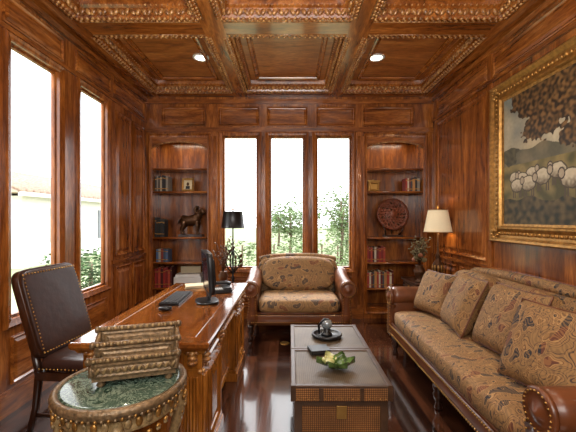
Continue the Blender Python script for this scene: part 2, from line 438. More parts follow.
def BX(px): return (px-290)*5.14/350
def books(x0,x1,z,hmax,pal,name='row_of_books'):
    mb=MB(); x=x0; k=0
    while x<x1-0.018:
        w=random.uniform(0.022,0.04); w=min(w,x1-x); h=hmax*random.uniform(0.84,1.0); d=random.uniform(0.15,0.18)
        col=pal[k%len(pal)]; k+=1
        y=YB+0.06
        mb.box(x,x+w-0.002,y,y+d,z,z+h,col)
        mb.box(x+0.003,x+w-0.005,y+0.004,y+d+0.003,z+h-0.001,z+h+0.0005,PAPER)
        for zz in (0.15,0.8): mb.box(x-0.0005,x+w-0.0015,y-0.001,y+0.002,z+h*zz,z+h*zz+0.012,GOLD)
        x+=w
    mb.done(name)
def bc(r,g,b): return plain('book_cover',C(r,g,b),0.5,var=0.1)
PK=[bc(28,26,26),bc(130,124,114),bc(34,30,28),bc(162,150,128),bc(24,26,30)]
PN=[bc(20,26,30),bc(30,24,20),bc(18,24,22),bc(34,32,32)]
PR=[bc(140,34,26),bc(112,26,24),bc(160,60,40),bc(70,20,18)]
PB=[bc(70,96,130),bc(160,160,150),bc(120,50,40),bc(50,70,90)]
PM=[bc(150,50,38),bc(190,180,160),bc(96,32,28),bc(60,66,70),bc(170,120,70)]
XLi=BK_L[0]+0.03; XRi=BK_R[0]+0.03
books(XLi,BX(170),1.82,0.24,PK); books(XLi,BX(167),1.16,0.29,PN); books(XLi+0.02,BX(170),0.80,0.20,PB); books(XLi,BX(174),0.43,0.30,PR)
books(BX(404),BK_R[1]-0.03,1.82,0.21,PM+PK); books(XRi,BX(384),0.80,0.23,PR+PM[1:3]); books(XRi,BX(392),0.43,0.25,PM)
def photo_frame(x,z,w,h):
    mb=MB(); mb.M=Matrix.Translation((x,YB+0.12,z+0.004))@RX(-10)
    mp=lambda u,zz,d:(u,-d,zz)
    mb.ring(mp,-w/2,w/2,0,h,[(0,-0.01),(0,0.01),(0.01,0.016),(0.025,0.01),(0.03,0.002)],GOLD)
    mb.box(-w/2+0.03,w/2-0.03,-0.004,-0.001,0.03,h-0.03,PAPER)
    mb.ell((0,-0.006,h*0.55),0.02,0.003,0.028,BRONZE,10,6); mb.box(-0.03,0.03,-0.006,-0.003,0.035,h*0.4,BLACK)
    mb.box(-w/2+0.005,w/2-0.005,0.008,0.012,0.002,h,BLACK)
    mb.M=Matrix.Translation((x,YB+0.12,z+0.002)); mb.box(-0.012,0.012,0.02,0.10,0,0.006,BLACK)
    mb.done('photo_frame')
photo_frame(BX(188),1.82,0.18,0.20)
mb=MB(); x=BX(373); mb.box(x-0.08,x+0.08,YB+0.08,YB+0.2,1.82,1.96,GOLD); mb.box(x-0.09,x+0.09,YB+0.07,YB+0.21,1.96,1.98,BRASS)
mb.ring(lambda u,z,d:(u,YB+0.08-d,z),x-0.07,x+0.07,1.83,1.95,PANS[:4],BRASS); mb.ell((x,YB+0.14,1.99),0.015,0.015,0.015,BRASS)
mb.done('gilt_box',0.003)
# bronze ram
mb=MB(); mb.M=Matrix.Translation((BX(191),YB+0.16,1.16))@Matrix.Scale(1.15,4)
mb.box(-0.15,0.15,-0.06,0.06,0,0.03,W_DARK)
mb.tube([(-0.13,0,0.19),(-0.10,0,0.21),(-0.03,0,0.205),(0.04,0,0.215),(0.09,0,0.235),(0.11,0,0.24)],[0.036,0.068,0.062,0.072,0.066,0.03],BRONZE,12)
mb.tube([(0.06,0,0.23),(0.10,0,0.29),(0.115,0,0.33)],[0.06,0.048,0.036],BRONZE,10)
mb.tube([(0.095,0,0.335),(0.13,0,0.335),(0.165,0,0.305),(0.175,0,0.295)],[0.025,0.034,0.022,0.014],BRONZE,10)
for s in (-1,1):
    mb.tube([(0.07,s*0.03,0.22),(0.085,s*0.035,0.13),(0.075,s*0.035,0.08),(0.08,s*0.035,0.04),(0.092,s*0.035,0.033)],[0.034,0.022,0.015,0.015,0.017],BRONZE,8)
    mb.tube([(-0.10,s*0.03,0.2),(-0.085,s*0.038,0.15),(-0.12,s*0.036,0.09),(-0.108,s*0.036,0.04),(-0.095,s*0.036,0.033)],[0.046,0.034,0.017,0.015,0.017],BRONZE,8)
    pts=[];rr=[]
    for i in range(14):
        a=1.9+i*0.42; r=0.052-0.0024*i
        pts.append((0.10+r*math.cos(a),s*(0.03+0.003*i),0.335+r*math.sin(a))); rr.append(0.021-0.0012*i)
    mb.tube(pts,rr,BRONZE,8)
    mb.ell((0.105,s*0.045,0.325),0.012,0.022,0.008,BRONZE)
mb.tube([(-0.13,0,0.21),(-0.16,0,0.2),(-0.165,0,0.16)],[0.014,0.013,0.006],BRONZE,8)
mb.done('bronze_ram_statue')
# carved disc
mb=MB(); x=BX(393); zc=1.16+0.33; y=YB+0.15
mb.M=Matrix.Translation((x,y,zc))@RX(82)
mb.lathe([(0.215,-0.018),(0.235,-0.01),(0.235,0.01),(0.215,0.02),(0.195,0.01),(0.05,0.012),(0.03,0.03),(0.0,0.035)],(0,0,0),TERRA,40)
for rr_,n,s in ((0.21,36,0.016),(0.165,22,0.024),(0.12,16,0.022),(0.075,10,0.02)):
    for i in range(n):
        a=2*math.pi*i/n; mb.ell((rr_*math.cos(a),rr_*math.sin(a),0.016),s*1.1,s*0.55,s*0.7,TERRA if i%3 else BRONZE,7,4,RZ(math.degrees(a)+35))
mb.M=Matrix.Identity(4)
mb.box(x-0.13,x+0.13,y-0.07,y+0.07,1.16,1.185,W_DARK)
for s in (-1,1): mb.tube([(x+s*0.1,y+0.03,1.185),(x+s*0.12,y-0.05,1.24),(x+s*0.15,y-0.03,1.33)],[0.014,0.012,0.008],W_DARK,8)
mb.tube([(x,y+0.06,1.185),(x,y+0.07,1.45)],0.01,W_DARK,8)
mb.done('carved_disc_on_stand')
# printer in left bookcase
mb=MB(); xa,xb=BX(176),BX(203)
mb.box(xa,xb,YB+0.03,YB+0.30,0.43,0.58,WHITE); mb.box(xa+0.02,xb-0.02,YB+0.05,YB+0.28,0.58,0.62,WHITE)
mb.box(xa+0.04,xb-0.04,YB+0.022,YB+0.032,0.46,0.50,BLACK)
mb.box(xa+0.05,xb-0.05,YB+0.2,YB+0.21,0.62,0.72,PAPER)
mb.done('printer',0.006)

# ------------------------------------------------------------------ painting
def lerp(a,b,t):
    t=min(1,max(0,t)); return tuple(a[i]*(1-t)+b[i]*t for i in range(3))
from mathutils import noise as mn
SHEEP=sorted([(0.10,0.36,0.75),(0.165,0.345,0.85),(0.24,0.375,0.8),(0.215,0.305,1.0),(0.32,0.34,1.0),(0.42,0.365,0.95),(0.50,0.30,1.1),(0.60,0.34,1),(0.70,0.29,1.1),(0.12,0.30,0.9)],key=lambda s:-s[1])
def paint(u,v):
    N=lambda s,o=0: mn.noise(Vector((u*s*1.25+o,v*s,o)))
    c=lerp((0.52,0.42,0.26),(0.24,0.26,0.23),(v-0.45)*2+N(5)*0.9)
    c=lerp(c,(0.60,0.52,0.36),N(7,21)*1.3)
    if v<0.55+0.05*N(6,3): c=lerp((0.11,0.10,0.06),(0.20,0.16,0.09),0.5+N(9,1))
    if v<0.46: c=lerp((0.08,0.07,0.02),(0.27,0.20,0.065),0.5+N(12,2)*1.2+(v-0.3)*2)
    if v<0.18+0.05*N(7,4): c=lerp((0.02,0.02,0.01),(0.13,0.09,0.035),0.5+N(24,5)*1.3)
    tx=0.56+0.05*math.sin(v*6)
    if v>0.3 and abs(u-tx)<0.03+0.05*max(0,0.45-v): c=(0.05,0.03,0.018)
    for bx,by,br in ((0.5,0.86,0.3),(0.26,0.93,0.20),(0.33,0.72,0.16),(0.75,0.8,0.35),(0.56,0.62,0.16)):
        d=math.hypot((u-bx)/(br*1.05),(v-by)/br)+0.45*N(9,6+bx)+0.34*N(30,7)
        if d<0.85: c=lerp((0.03,0.018,0.01),(0.24,0.125,0.042),0.38+1.3*N(36,8)+(v-by)*0.8)
    d=math.hypot((u-0.06)/0.08,(v-0.54)/0.08)+0.5*N(14,9)
    if d<0.9: c=lerp((0.04,0.04,0.02),(0.11,0.09,0.04),0.5+N(30,2))
    for i,(sx,sy,s) in enumerate(SHEEP):
        if abs(v-(sy-0.072*s))<0.032*s and min(abs(u-(sx-0.032*s)),abs(u-(sx-0.016*s)),abs(u-(sx+0.026*s)),abs(u-(sx+0.04*s)))<0.005: c=(0.09,0.06,0.035)
        e=math.hypot((u-sx)/(0.054*s),(v-sy)/(0.056*s))+0.12*N(34,sx*9)
        if e<1.10: c=(0.07,0.05,0.025)
        if e<0.94: c=lerp((0.62,0.53,0.37),(0.15,0.105,0.06),(sy+0.015-v)*15+N(50,3)*0.5)
        hx=sx-0.052*s if i%2 else sx+0.05*s
        e=math.hypot((u-hx)/(0.017*s),(v-(sy+0.035*s))/(0.030*s))
        if e<1.25: c=(0.06,0.04,0.025)
        if e<0.9: c=(0.44,0.35,0.24)
    k=0.9+0.12*N(45,11)
    return tuple(max(0,min(1,x*k)) for x in c)
ya,yb_=3.31,1.72; za,zb=1.37,2.53
XP=XR-0.004
mb=MB()
mp=lambda u,z,d:(XP-d,u,z)
mb.ring(mp,yb_-0.17,ya+0.17,za-0.17,zb+0.17,[(0,0),(0,0.05),(0.012,0.06),(0.03,0.055),(0.05,0.035),(0.10,0.03),(0.13,0.045),(0.145,0.045),(0.155,0.025),(0.175,0.02),(0.175,0.0)],GOLD,cap=False)
def fr_orn(p,q,step,rad):
    p=Vector(p);q=Vector(q);n=int((q-p).length/step)
    for i in range(n+1):
        t=p.lerp(q,i/n); mb.ell((XP-0.035,t[0],t[1]),0.012,rad,rad*0.8,GOLD,6,4,RX(35 if i%2 else -35))
for off,st,rd in ((-0.085,0.045,0.02),(-0.14,0.03,0.012)):
    a,b,c,d=yb_+off,ya-off,za+off,zb-off
    fr_orn((a,c,0),(b,c,0),st,rd);fr_orn((a,d,0),(b,d,0),st,rd);fr_orn((a,c,0),(a,d,0),st,rd);fr_orn((b,c,0),(b,d,0),st,rd)
for yy in (yb_-0.1,ya+0.1):
    for zz in (za-0.1,zb+0.1):
        for k in range(8): mb.ell((XP-0.045,yy+0.04*math.cos(k*0.785),zz+0.04*math.sin(k*0.785)),0.018,0.03,0.014,GOLD,7,4,RX(45*k))
fr=mb.done('framed_landscape_painting')
nu,nv=420,310
vs=[];fs=[];cc=[]
for j in range(nv+1):
    for i in range(nu+1):
        u=i/nu;v=j/nv; vs.append((XP-0.015,ya-u*(ya-yb_),za+v*(zb-za))); cc.append(paint(u,v))
for j in range(nv):
    for i in range(nu):
        a=j*(nu+1)+i; fs.append((a,a+nu+1,a+nu+2,a+1))
me=bpy.data.meshes.new('canvas'); me.from_pydata(vs,[],fs)
at=me.color_attributes.new('paint','FLOAT_COLOR','POINT')
for i,c in enumerate(cc): at.data[i].color=(c[0],c[1],c[2],1)
m,nt,bs=base_mat('oil_paint'); an=nt.nodes.new('ShaderNodeAttribute'); an.attribute_name='paint'
nt.links.new(an.outputs['Color'],bs.inputs['Base Color']); bs.inputs['Roughness'].default_value=0.5
me.materials.append(m)
cv=bpy.data.objects.new('canvas',me); sc.collection.objects.link(cv); cv.parent=fr
cv.matrix_parent_inverse=Matrix.Translation(fr.location).inverted()

# ------------------------------------------------------------------ upholstered seating
LEGP=[(0.022,0),(0.030,0.012),(0.024,0.03),(0.018,0.05),(0.034,0.085),(0.040,0.11),(0.028,0.13),(0.040,0.15),(0.042,0.18)]
def seating(name, Wd, D, T, legs, seats, backs, pillows, bh=0.92):
    mb=MB(); mb.M=T
    hw=Wd/2; hd=D/2; aw=0.19
    for lx in legs:
        mb.lathe(LEGP,(lx,-hd+0.07,0),W_DARK,16)
        mb.lathe(LEGP,(lx,hd-0.08,0),W_DARK,12)
    mb.sup((0,0.01,0.245),hw-0.07,hd-0.03,0.075,LEATHER,0.2,0.12,48,10)
    mb.sup((0,-hd+0.05,0.262),hw-0.10,0.035,0.05,LEATHER,0.4,0.1,40,10)
    mb.nails((-hw+0.12,-hd+0.013,0.222),(hw-0.12,-hd+0.013,0.222),BRASS,0.024,0.007)
    mb.nails((-hw+0.12,-hd+0.013,0.302),(hw-0.12,-hd+0.013,0.302),BRASS,0.024,0.007)
    mb.tube([(-hw+0.12,-hd+0.03,0.325),(hw-0.12,-hd+0.03,0.325)],0.010,LEATHER,8)
    iw=2*(hw-aw)
    for k in range(seats):
        cx=-iw/2+iw*(k+0.5)/seats
        mb.sup((cx,-0.10,0.405),iw/seats/2+0.005,hd-0.10,0.095,FABRIC,0.45,0.22,40,14)
    Mb=RX(-12)
    mb.sup((0,hd-0.15,0.56),hw-0.13,0.09,0.33,FABRIC,0.3,0.25,40,12,Mb)
    for k in range(backs):
        cx=-iw/2+iw*(k+0.5)/backs
        mb.sup((cx,hd-0.27,0.69),iw/backs/2-0.003,0.12,0.23,FABRIC,0.6,0.4,30,14,RX(-16))
    pts=[]
    for i in range(25):
        t=-1+2*i/24; pts.append((t*(hw-0.14),hd-0.075,bh-0.055-0.05*abs(t)**3))
    mb.tube(pts,[0.03]+[0.045]*23+[0.03],FABRIC,12)
    mb.tube([(p[0],p[1]+0.022,p[2]+0.028) for p in pts],0.014,LEATHER,8)
    mb.sup((0,hd-0.05,0.5),hw-0.12,0.03,0.37,LEATHER,0.2,0.15,24,8,RX(-3))
    for s in (-1,1):
        cx=s*(hw-0.105)
        mb.sup((s*(hw-0.13),-0.02,0.40),0.055,hd-0.06,0.22,LEATHER,0.25,0.25,24,10)
        pp=[];rr=[]
        for i in range(14):
            t=i/13; y=-hd+0.03+t*(D-0.14); pp.append((cx,y,0.60+0.10*max(0,t-0.45)**1.5*2)); rr.append(0.098 if i else 0.088)
        mb.tube(pp,rr,LEATHER,20)
        mb.M=T@Matrix.Translation((cx,-hd+0.03,0.60))@RX(90)
        mb.lathe([(0.098,-0.01),(0.102,0.006),(0.092,0.018),(0.07,0.012),(0.045,0.014),(0.03,0.026),(0.0,0.03)],(0,0,0),LEATHER,24)
        for i in range(22):
            a=2*math.pi*i/22; mb.ell((0.083*math.cos(a),0.083*math.sin(a),0.017),0.006,0.006,0.005,BRASS,6,4)
        mb.M=T
        vs=[];fs=[]
        prof=[(0.055,0.20),(0.065,0.28),(0.05,0.38),(0.045,0.46),(0.06,0.52)]
        for (w,z) in prof: vs+=[(cx-s*0.02-w,-hd+0.012,z),(cx-s*0.02+w,-hd+0.012,z),(cx-s*0.02-w,-hd+0.07,z),(cx-s*0.02+w,-hd+0.07,z)]
        for k in range(4):
            a=k*4;b=a+4; fs+=[(a,a+1,b+1,b),(a+2,b+2,b+3,a+3),(a,b,b+2,a+2),(a+1,a+3,b+3,b+1)]
        fs+=[(0,2,3,1)]
        mb.add(vs,fs,LEATHER,True)
        for q in (-1,1):
            for k in range(4):
                (w0,z0_),(w1,z1_)=prof[k],prof[k+1]
                mb.nails((cx-s*0.02+q*(w0-0.01),-hd+0.01,z0_),(cx-s*0.02+q*(w1-0.01),-hd+0.01,z1_),BRASS,0.026,0.006)
    for (c,w,h,t,M) in pillows: mb.pillow(c,w,h,t,FABRIC,M)
    mb.M=Matrix.Identity(4)
    return mb.done(name)
seating('upholstered_armchair',1.34,0.90,Matrix.Translation((0.108,4.48,0)),(-0.57,0.57),1,1,[],bh=0.96)
TS=Matrix.Translation((1.525,2.62,0))@RZ(-90)
seating('sofa',2.46,0.97,TS,(-1.07,0.0,1.07),1,3,[],bh=0.97)
def throw_pillow(x,y,z,w,h,t,rz,rx=-24):
    mb=MB(); mb.M=Matrix.Translation((x,y,z))@RZ(-90+rz)
    mb.pillow((0,0,0),w,h,t,FABRIC,RX(rx),16)
    pts=[]
    for k in range(48):
        a=2*math.pi*k/48; cx,sy=math.cos(a),math.sin(a); q=max(abs(cx),abs(sy)); u,v=cx/q,sy/q
        kk=1-0.06*(1-abs(u)**2)*abs(v)**6; l=1-0.06*(1-abs(v)**2)*abs(u)**6
        pts.append(tuple(RX(rx)@Vector((u*w/2*l,0,v*h/2*kk))))
    mb.tube(pts,0.007,LEATHER,6,closed=True)
    mb.done('throw_pillow')
throw_pillow(1.42,3.42,0.70,0.44,0.42,0.17,16)
throw_pillow(1.45,2.93,0.72,0.50,0.48,0.19,-8)
throw_pillow(1.50,2.40,0.72,0.52,0.48,0.19,4)
throw_pillow(1.42,1.88,0.71,0.54,0.48,0.20,16)

# ------------------------------------------------------------------ trunk coffee table
mb=MB(); x0,x1,y0,y1=0.005,0.59,2.01,3.17; zt=0.46
mb.box(x0+0.03,x1-0.03,y0+0.03,y1-0.03,0.03,0.36,CANE_F)
mb.box(x0,x1,y0,y1,0.372,zt-0.012,CANE_F)
mb.box(x0+0.02,x1-0.02,y0+0.02,y1-0.02,0.358,0.374,BLACK)
for zz0,zz1 in ((0.0,0.05),(0.335,0.362)): mb.box(x0+0.022,x1-0.022,y0+0.022,y1-0.022,zz0,zz1,TRUNKWOOD)
for xx in (x0+0.02,x1-0.065):
    for yy in (y0+0.02,y1-0.065): mb.box(xx,xx+0.045,yy,yy+0.045,0.01,0.365,TRUNKWOOD)
mpT=lambda u,v,d:(u,v,zt-0.012+d)
ym=(y0+y1)/2
for a,b in ((y0,ym-0.003),(ym+0.003,y1)):
    mb.ring(mpT,x0,x1,a,b,[(0,0),(0,0.010),(0.004,0.014),(0.028,0.014),(0.032,0.008)],TRUNKWOOD,cap=False)
    mb.ring(mpT,x0+0.03,x1-0.03,a+0.03,b-0.03,[(0,0.006)],CANE)
for s in (0.30,0.70):
    xx=x0+(x1-x0)*s
    mb.box(xx-0.012,xx+0.012,y0-0.004,y0+0.01,0.375,zt-0.01,TRUNKWOOD)
for xx in (x0-0.001,x1-0.029):
    for yy in (y0-0.001,y1-0.029): mb.box(xx,xx+0.03,yy,yy+0.03,0.371,zt+0.004,TRUNKWOOD)
mb.nails((x0+0.04,y0-0.001,0.385),(x1-0.04,y0-0.001,0.385),BRASS,0.03,0.004)
mb.nails((x1+0.001,y0+0.04,0.385),(x1+0.001,y1-0.04,0.385),BRASS,0.03,0.004)
mb.box(0.27,0.33,y0+0.018,y0+0.03,0.26,0.335,BRASS)
mb.tube([(0.21,y0+0.02,0.17),(0.22,y0-0.005,0.15),(0.38,y0-0.005,0.15),(0.39,y0+0.02,0.17)],0.010,TRUNKWOOD,8)
mb.done('trunk_coffee_table',0.003)
ztop=zt+0.003
mb=MB(); c=(0.30,2.86,ztop)
mb.lathe([(0.115,0),(0.125,0.012),(0.12,0.028),(0.105,0.024),(0.10,0.012),(0.0,0.012)],c,BLACK,36)
mb.lathe([(0.05,0.012),(0.035,0.03),(0.02,0.04),(0.03,0.06)],c,BLACK,20)
gl,ntg,bsg=base_mat('crystal'); bsg.inputs['Roughness'].default_value=0.05; bsg.inputs['Base Color'].default_value=C(150,160,165); bsg.inputs['Metallic'].default_value=0.5
mb.ell((c[0],c[1],c[2]+0.10),0.045,0.045,0.045,gl,24,14)
mb.tube([(c[0]-0.06,c[1],c[2]+0.02),(c[0]-0.065,c[1],c[2]+0.09),(c[0]-0.02,c[1]-0.02,c[2]+0.15),(c[0]+0.04,c[1],c[2]+0.13)],[0.008,0.01,0.008,0.004],BLACK,8)
mb.done('black_dish_with_crystal_ball')
mb=MB(); T=Matrix.Translation((0.21,2.53,ztop))@RZ(12); mb.M=T
mb.box(-0.07,0.07,-0.06,0.06,0,0.006,BLACK); mb.box(-0.064,0.066,-0.055,0.055,0.006,0.020,bc(40,34,30)); mb.box(-0.07,0.07,-0.06,0.06,0.020,0.027,BLACK); mb.box(-0.072,-0.064,-0.06,0.06,0.0,0.027,BLACK)
mb.M=Matrix.Identity(4); mb.done('small_black_book',0.002)
# leaf-shaped dish
mb=MB(); mb.M=Matrix.Translation((0.30,2.26,ztop))@Matrix.Scale(0.93,4)
def leaf(Lh,Wd,M,mat,lift):
    vs=[];fs=[];n=10;k=6
    for i in range(n+1):
        t=i/n; w=Wd*math.sin(math.pi*min(1,t*0.97+0.03))**0.8*(1+0.12*math.sin(t*22))
        for j in range(k+1):
            s=-1+2*j/k; vs.append((t*Lh,s*w,0.004+lift*t*t+0.03*s*s*(0.3+t)))
    for i in range(n):
        for j in range(k):
            a=i*(k+1)+j; fs.append((a,a+1,a+k+2,a+k+1))
    vs+= [(p[0],p[1],p[2]+0.004) for p in vs]; o=(n+1)*(k+1); fs+=[tuple(q+o for q in f) for f in fs]
    mb.add(vs,fs,mat,True,M)
for a,l,m_ in ((0,0.13,GREEN),(60,0.11,GREEN),(120,0.12,YEL),(180,0.14,GREEN),(235,0.11,GREEN),(300,0.12,GREEN)): leaf(l,0.05,RZ(a),m_,0.03)
mb.lathe([(0.03,0),(0.04,0.006),(0.0,0.012)],(0,0,0),GREEN,16)
mb.ell((-0.05,0.01,0.035),0.04,0.024,0.024,YEL,12,8); mb.ell((-0.085,0.01,0.05),0.018,0.016,0.016,YEL,10,6)
mb.ell((0.03,-0.01,0.03),0.03,0.02,0.02,GREEN,12,8); mb.tube([(0,0.02,0.02),(0.02,0.03,0.06),(0.05,0.02,0.08)],[0.012,0.009,0.004],GREEN,8)
mb.M=Matrix.Identity(4); mb.done('leaf_shaped_dish')

# ------------------------------------------------------------------ desk
mb=MB(); x0,x1,y0,y1=-1.18,-0.43,1.86,3.62; zt=0.76
mb.box(x0+0.012,x1-0.012,y0+0.012,y1-0.012,0.715,0.745,W_DESKTOP)
mpD=lambda u,v,d:(u,v,0.745+d)
mb.ring(mpD,x0,x1,y0,y1,[(0.02,-0.03),(0.008,-0.026),(0.0,-0.012),(0.0,0.006),(0.006,0.015),(0.09,0.015),(0.094,0.012),(0.10,0.015)],W_DESKTOP)
mb.ring(mpD,x0,x1,y0,y1,[(0.03,-0.05),(0.02,-0.03),(0.02,-0.02)],W_DESK,cap=False)
bx0,bx1,by0,by1=x0+0.05,x1-0.05,y0+0.05,y1-0.05
mb.box(bx0,bx1,by0,by1,0.60,0.715,W_DESK)
for (a,b) in ((by0,by0+0.50),(by1-0.50,by1)):
    mb.box(bx0,bx1,a,b,0.10,0.60,W_DESK)
    mb.box(bx0-0.02,bx1+0.02,a-0.02,b+0.02,0.0,0.07,W_DESK); mb.box(bx0-0.01,bx1+0.01,a-0.01,b+0.01,0.07,0.10,W_DESK)
    mb.ring(lambda u,z,d:(bx1+d,u,z),a+0.10,b-0.10,0.14,0.56,PAN,W_DESK)
    for r_ in range(3):
        mb.ring(lambda u,z,d:(bx0-d,u,z),a+0.05,b-0.05,0.12+r_*0.16,0.26+r_*0.16,PANS,W_DESK)
        mb.lathe([(0.012,0),(0.018,0.02),(0,0.026)],(0,0,0),BRASS,12,M=Matrix.Translation((bx0-0.012,(a+b)/2,0.19+r_*0.16))@RY(-90))
mb.box(bx1-0.10,bx1-0.06,by0+0.5,by1-0.5,0.08,0.60,W_DESK)
mb.ring(lambda u,z,d:(bx1-0.06+d,u,z),by0+0.53,by1-0.53,0.12,0.56,PAN,W_DESK)
for fn in (lambda u,z,d:(u,by0-d,z), lambda u,z,d:(u,by1+d,z)):
    mb.ring(fn,bx0+0.10,bx1-0.10,0.14,0.57,PAN,W_DESK)
    mb.ring(fn,bx0+0.10,bx1-0.10,0.62,0.70,PANS[:5],W_DESK)
mb.ring(lambda u,z,d:(bx1+d,u,z),by0+0.10,by0+0.42,0.62,0.70,PANS[:5],W_DESK)
mb.ring(lambda u,z,d:(bx1+d,u,z),by0+0.55,by1-0.55,0.62,0.70,PANS[:5],W_DESK)
mb.ring(lambda u,z,d:(bx1+d,u,z),by1-0.42,by1-0.10,0.62,0.70,PANS[:5],W_DESK)
def pil(fn,u):
    for k in (-0.026,-0.009,0.009,0.026):
        mb.tube([fn(u+k,0.12,0.006),fn(u+k,0.56,0.006)],0.008,W_DESK,8)
    for k in range(3): mb.ell(fn(u,0.64+0.025*k,0.012),0.03-0.004*k,0.03-0.004*k,0.016,W_CARVE,8,5)
    for k in (-0.022,0.022): mb.ell(fn(u+k,0.695,0.012),0.016,0.016,0.014,W_CARVE,8,5)
    for k in (-0.04,0.04): mb.ell(fn(u+k,0.59,0.006),0.012,0.012,0.012,W_CARVE,8,5)
fE=lambda u,z,d:(u,by0-d,z); fS=lambda u,z,d:(bx1+d,u,z)
pil(fE,bx0+0.05); pil(fE,bx1-0.05)
for y in (by0+0.05,by0+0.45,by1-0.45,by1-0.05): pil(fS,y)
mb.done('executive_desk',0.003)

# monitor
mb=MB(); zt=0.762
mb.M=Matrix.Translation((-0.68,2.78,zt))@RZ(-70)
mb.sup((0,0.02,0.008),0.12,0.09,0.010,BLACK,0.5,0.6,28,8)
mb.box(-0.035,0.035,0.02,0.045,0.01,0.20,BLACK)
mb.sup((0,0.03,0.24),0.20,0.022,0.165,BLACK,0.25,0.12,32,10,RX(4))
mb.M=mb.M@Matrix.Translation((0,0.03,0.24))@RX(4)
mb.ring(lambda u,z,d:(u,-0.022-d,z),-0.20,0.20,-0.165,0.165,[(0.0,-0.01),(0.0,0.004),(0.016,0.004),(0.018,0.0)],BLACK,cap=False)
mb.box(-0.184,0.184,-0.0235,-0.022,-0.149,0.149,SCREEN); mb.box(-0.12,0.12,0.02,0.04,-0.1,0.1,BLACK)
mb.M=Matrix.Identity(4); mb.done('computer_monitor')
KEY=bc(62,62,64)
mb=MB(); mb.M=Matrix.Translation((-0.93,2.88,zt))@RZ(-88)
mb.box(-0.22,0.22,-0.075,0.075,0.0,0.016,BLACK)
for r_ in range(5):
    for k in range(15): mb.box(-0.208+k*0.0278,-0.208+k*0.0278+0.021,-0.062+r_*0.026,-0.062+r_*0.026+0.019,0.016,0.024,KEY)
mb.M=Matrix.Identity(4); mb.done('keyboard')
mb=MB(); mb.sup((-0.90,2.52,zt+0.016),0.05,0.03,0.016,BLACK,0.9,0.8,20,8); mb.box(-0.86,-0.855,2.515,2.525,zt+0.022,zt+0.031,IRON); mb.done('computer_mouse')
mb=MB(); mb.M=Matrix.Translation((-0.62,3.18,zt))@RZ(-70)
mb.box(-0.09,0.09,-0.08,0.08,0,0.03,BLACK); mb.box(-0.085,0.085,0.0,0.075,0.03,0.045,BLACK)
mb.tube([(-0.06,-0.09,0.05),(-0.06,-0.05,0.068),(-0.06,0.05,0.068),(-0.06,0.09,0.05)],[0.024,0.016,0.016,0.024],BLACK,10)
for a in range(3):
    for b in range(4): mb.box(0.0+a*0.025,0.018+a*0.025,-0.065+b*0.018,-0.052+b*0.018,0.03,0.036,WHITE)
mb.M=Matrix.Identity(4); mb.done('desk_telephone',0.003)
mb=MB(); mb.M=Matrix.Translation((-0.90,3.40,zt))@RZ(10)
for k in range(4): mb.box(-0.11,0.11,-0.08,0.08,k*0.006,k*0.006+0.005,PAPER,RZ(k*4))
mb.M=Matrix.Identity(4); mb.done('paper_stack')
def spray(mb,c,n,h,spread,mat,lmat,ls=0.03,seed=1):
    rnd=random.Random(seed)
    for k in range(n):
        a=rnd.uniform(0,6.28); s=rnd.uniform(0.3,1)*spread; hh=h*rnd.uniform(0.55,1)
        p=[(c[0],c[1],c[2]),(c[0]+0.3*s*math.cos(a),c[1]+0.3*s*math.sin(a),c[2]+hh*0.45),(c[0]+0.8*s*math.cos(a+0.3),c[1]+0.8*s*math.sin(a+0.3),c[2]+hh*0.8),(c[0]+s*math.cos(a+0.4),c[1]+s*math.sin(a+0.4),c[2]+hh)]
        mb.tube(p,[0.005,0.004,0.003,0.002],mat,6)
        for t in range(7):
            q=Vector(p[1]).lerp(Vector(p[3]),t/6)+Vector((rnd.uniform(-1,1),rnd.uniform(-1,1),rnd.uniform(-0.4,0.6)))*ls
            mb.ell(tuple(q),ls*0.75,ls*0.3,ls*0.14,lmat,6,4,RZ(rnd.uniform(0,360))@RY(rnd.uniform(-60,60)))
mb=MB(); c=(-0.66,3.46,zt)
mb.lathe([(0.05,0),(0.055,0.012),(0.025,0.03),(0.04,0.07),(0.05,0.10),(0.03,0.13),(0.035,0.14)],c,BRONZE,20)
spray(mb,(c[0],c[1],c[2]+0.12),10,0.38,0.13,BRONZE,BRONZE,0.028,4); mb.done('bronze_vase_with_branches')

# ------------------------------------------------------------------ desk chair
mb=MB(); CM=Matrix.Translation((-1.385,2.46,0.0))@RZ(-5); mb.M=CM
mb.sup((0.0,0,0.485),0.22,0.25,0.055,LEATHER_D,0.5,0.3,32,12)
for s in (-1,1): mb.box(-0.22,0.21,s*0.235-0.015,s*0.235+0.015,0.39,0.44,W_DARK)
mb.box(0.18,0.212,-0.235,0.235,0.385,0.435,W_DARK); mb.box(-0.235,-0.2,-0.235,0.235,0.385,0.435,W_DARK)
mb.M=CM@Matrix.Translation((-0.275,0,0.80))@RY(-17)
mb.sup((0,0,0),0.038,0.25,0.285,LEATHER_D,0.3,0.16,40,14)
mb.sup((-0.008,0,0.0),0.030,0.265,0.300,W_DARK,0.25,0.14,40,14)
for s in (-1,1): mb.nails((0.034,s*0.232,-0.255),(0.034,s*0.232,0.255),BRASS,0.024,0.006)
mb.nails((0.034,-0.232,0.26),(0.034,0.232,0.26),BRASS,0.024,0.006); mb.nails((0.034,-0.232,-0.26),(0.034,0.232,-0.26),BRASS,0.024,0.006)
mb.M=CM
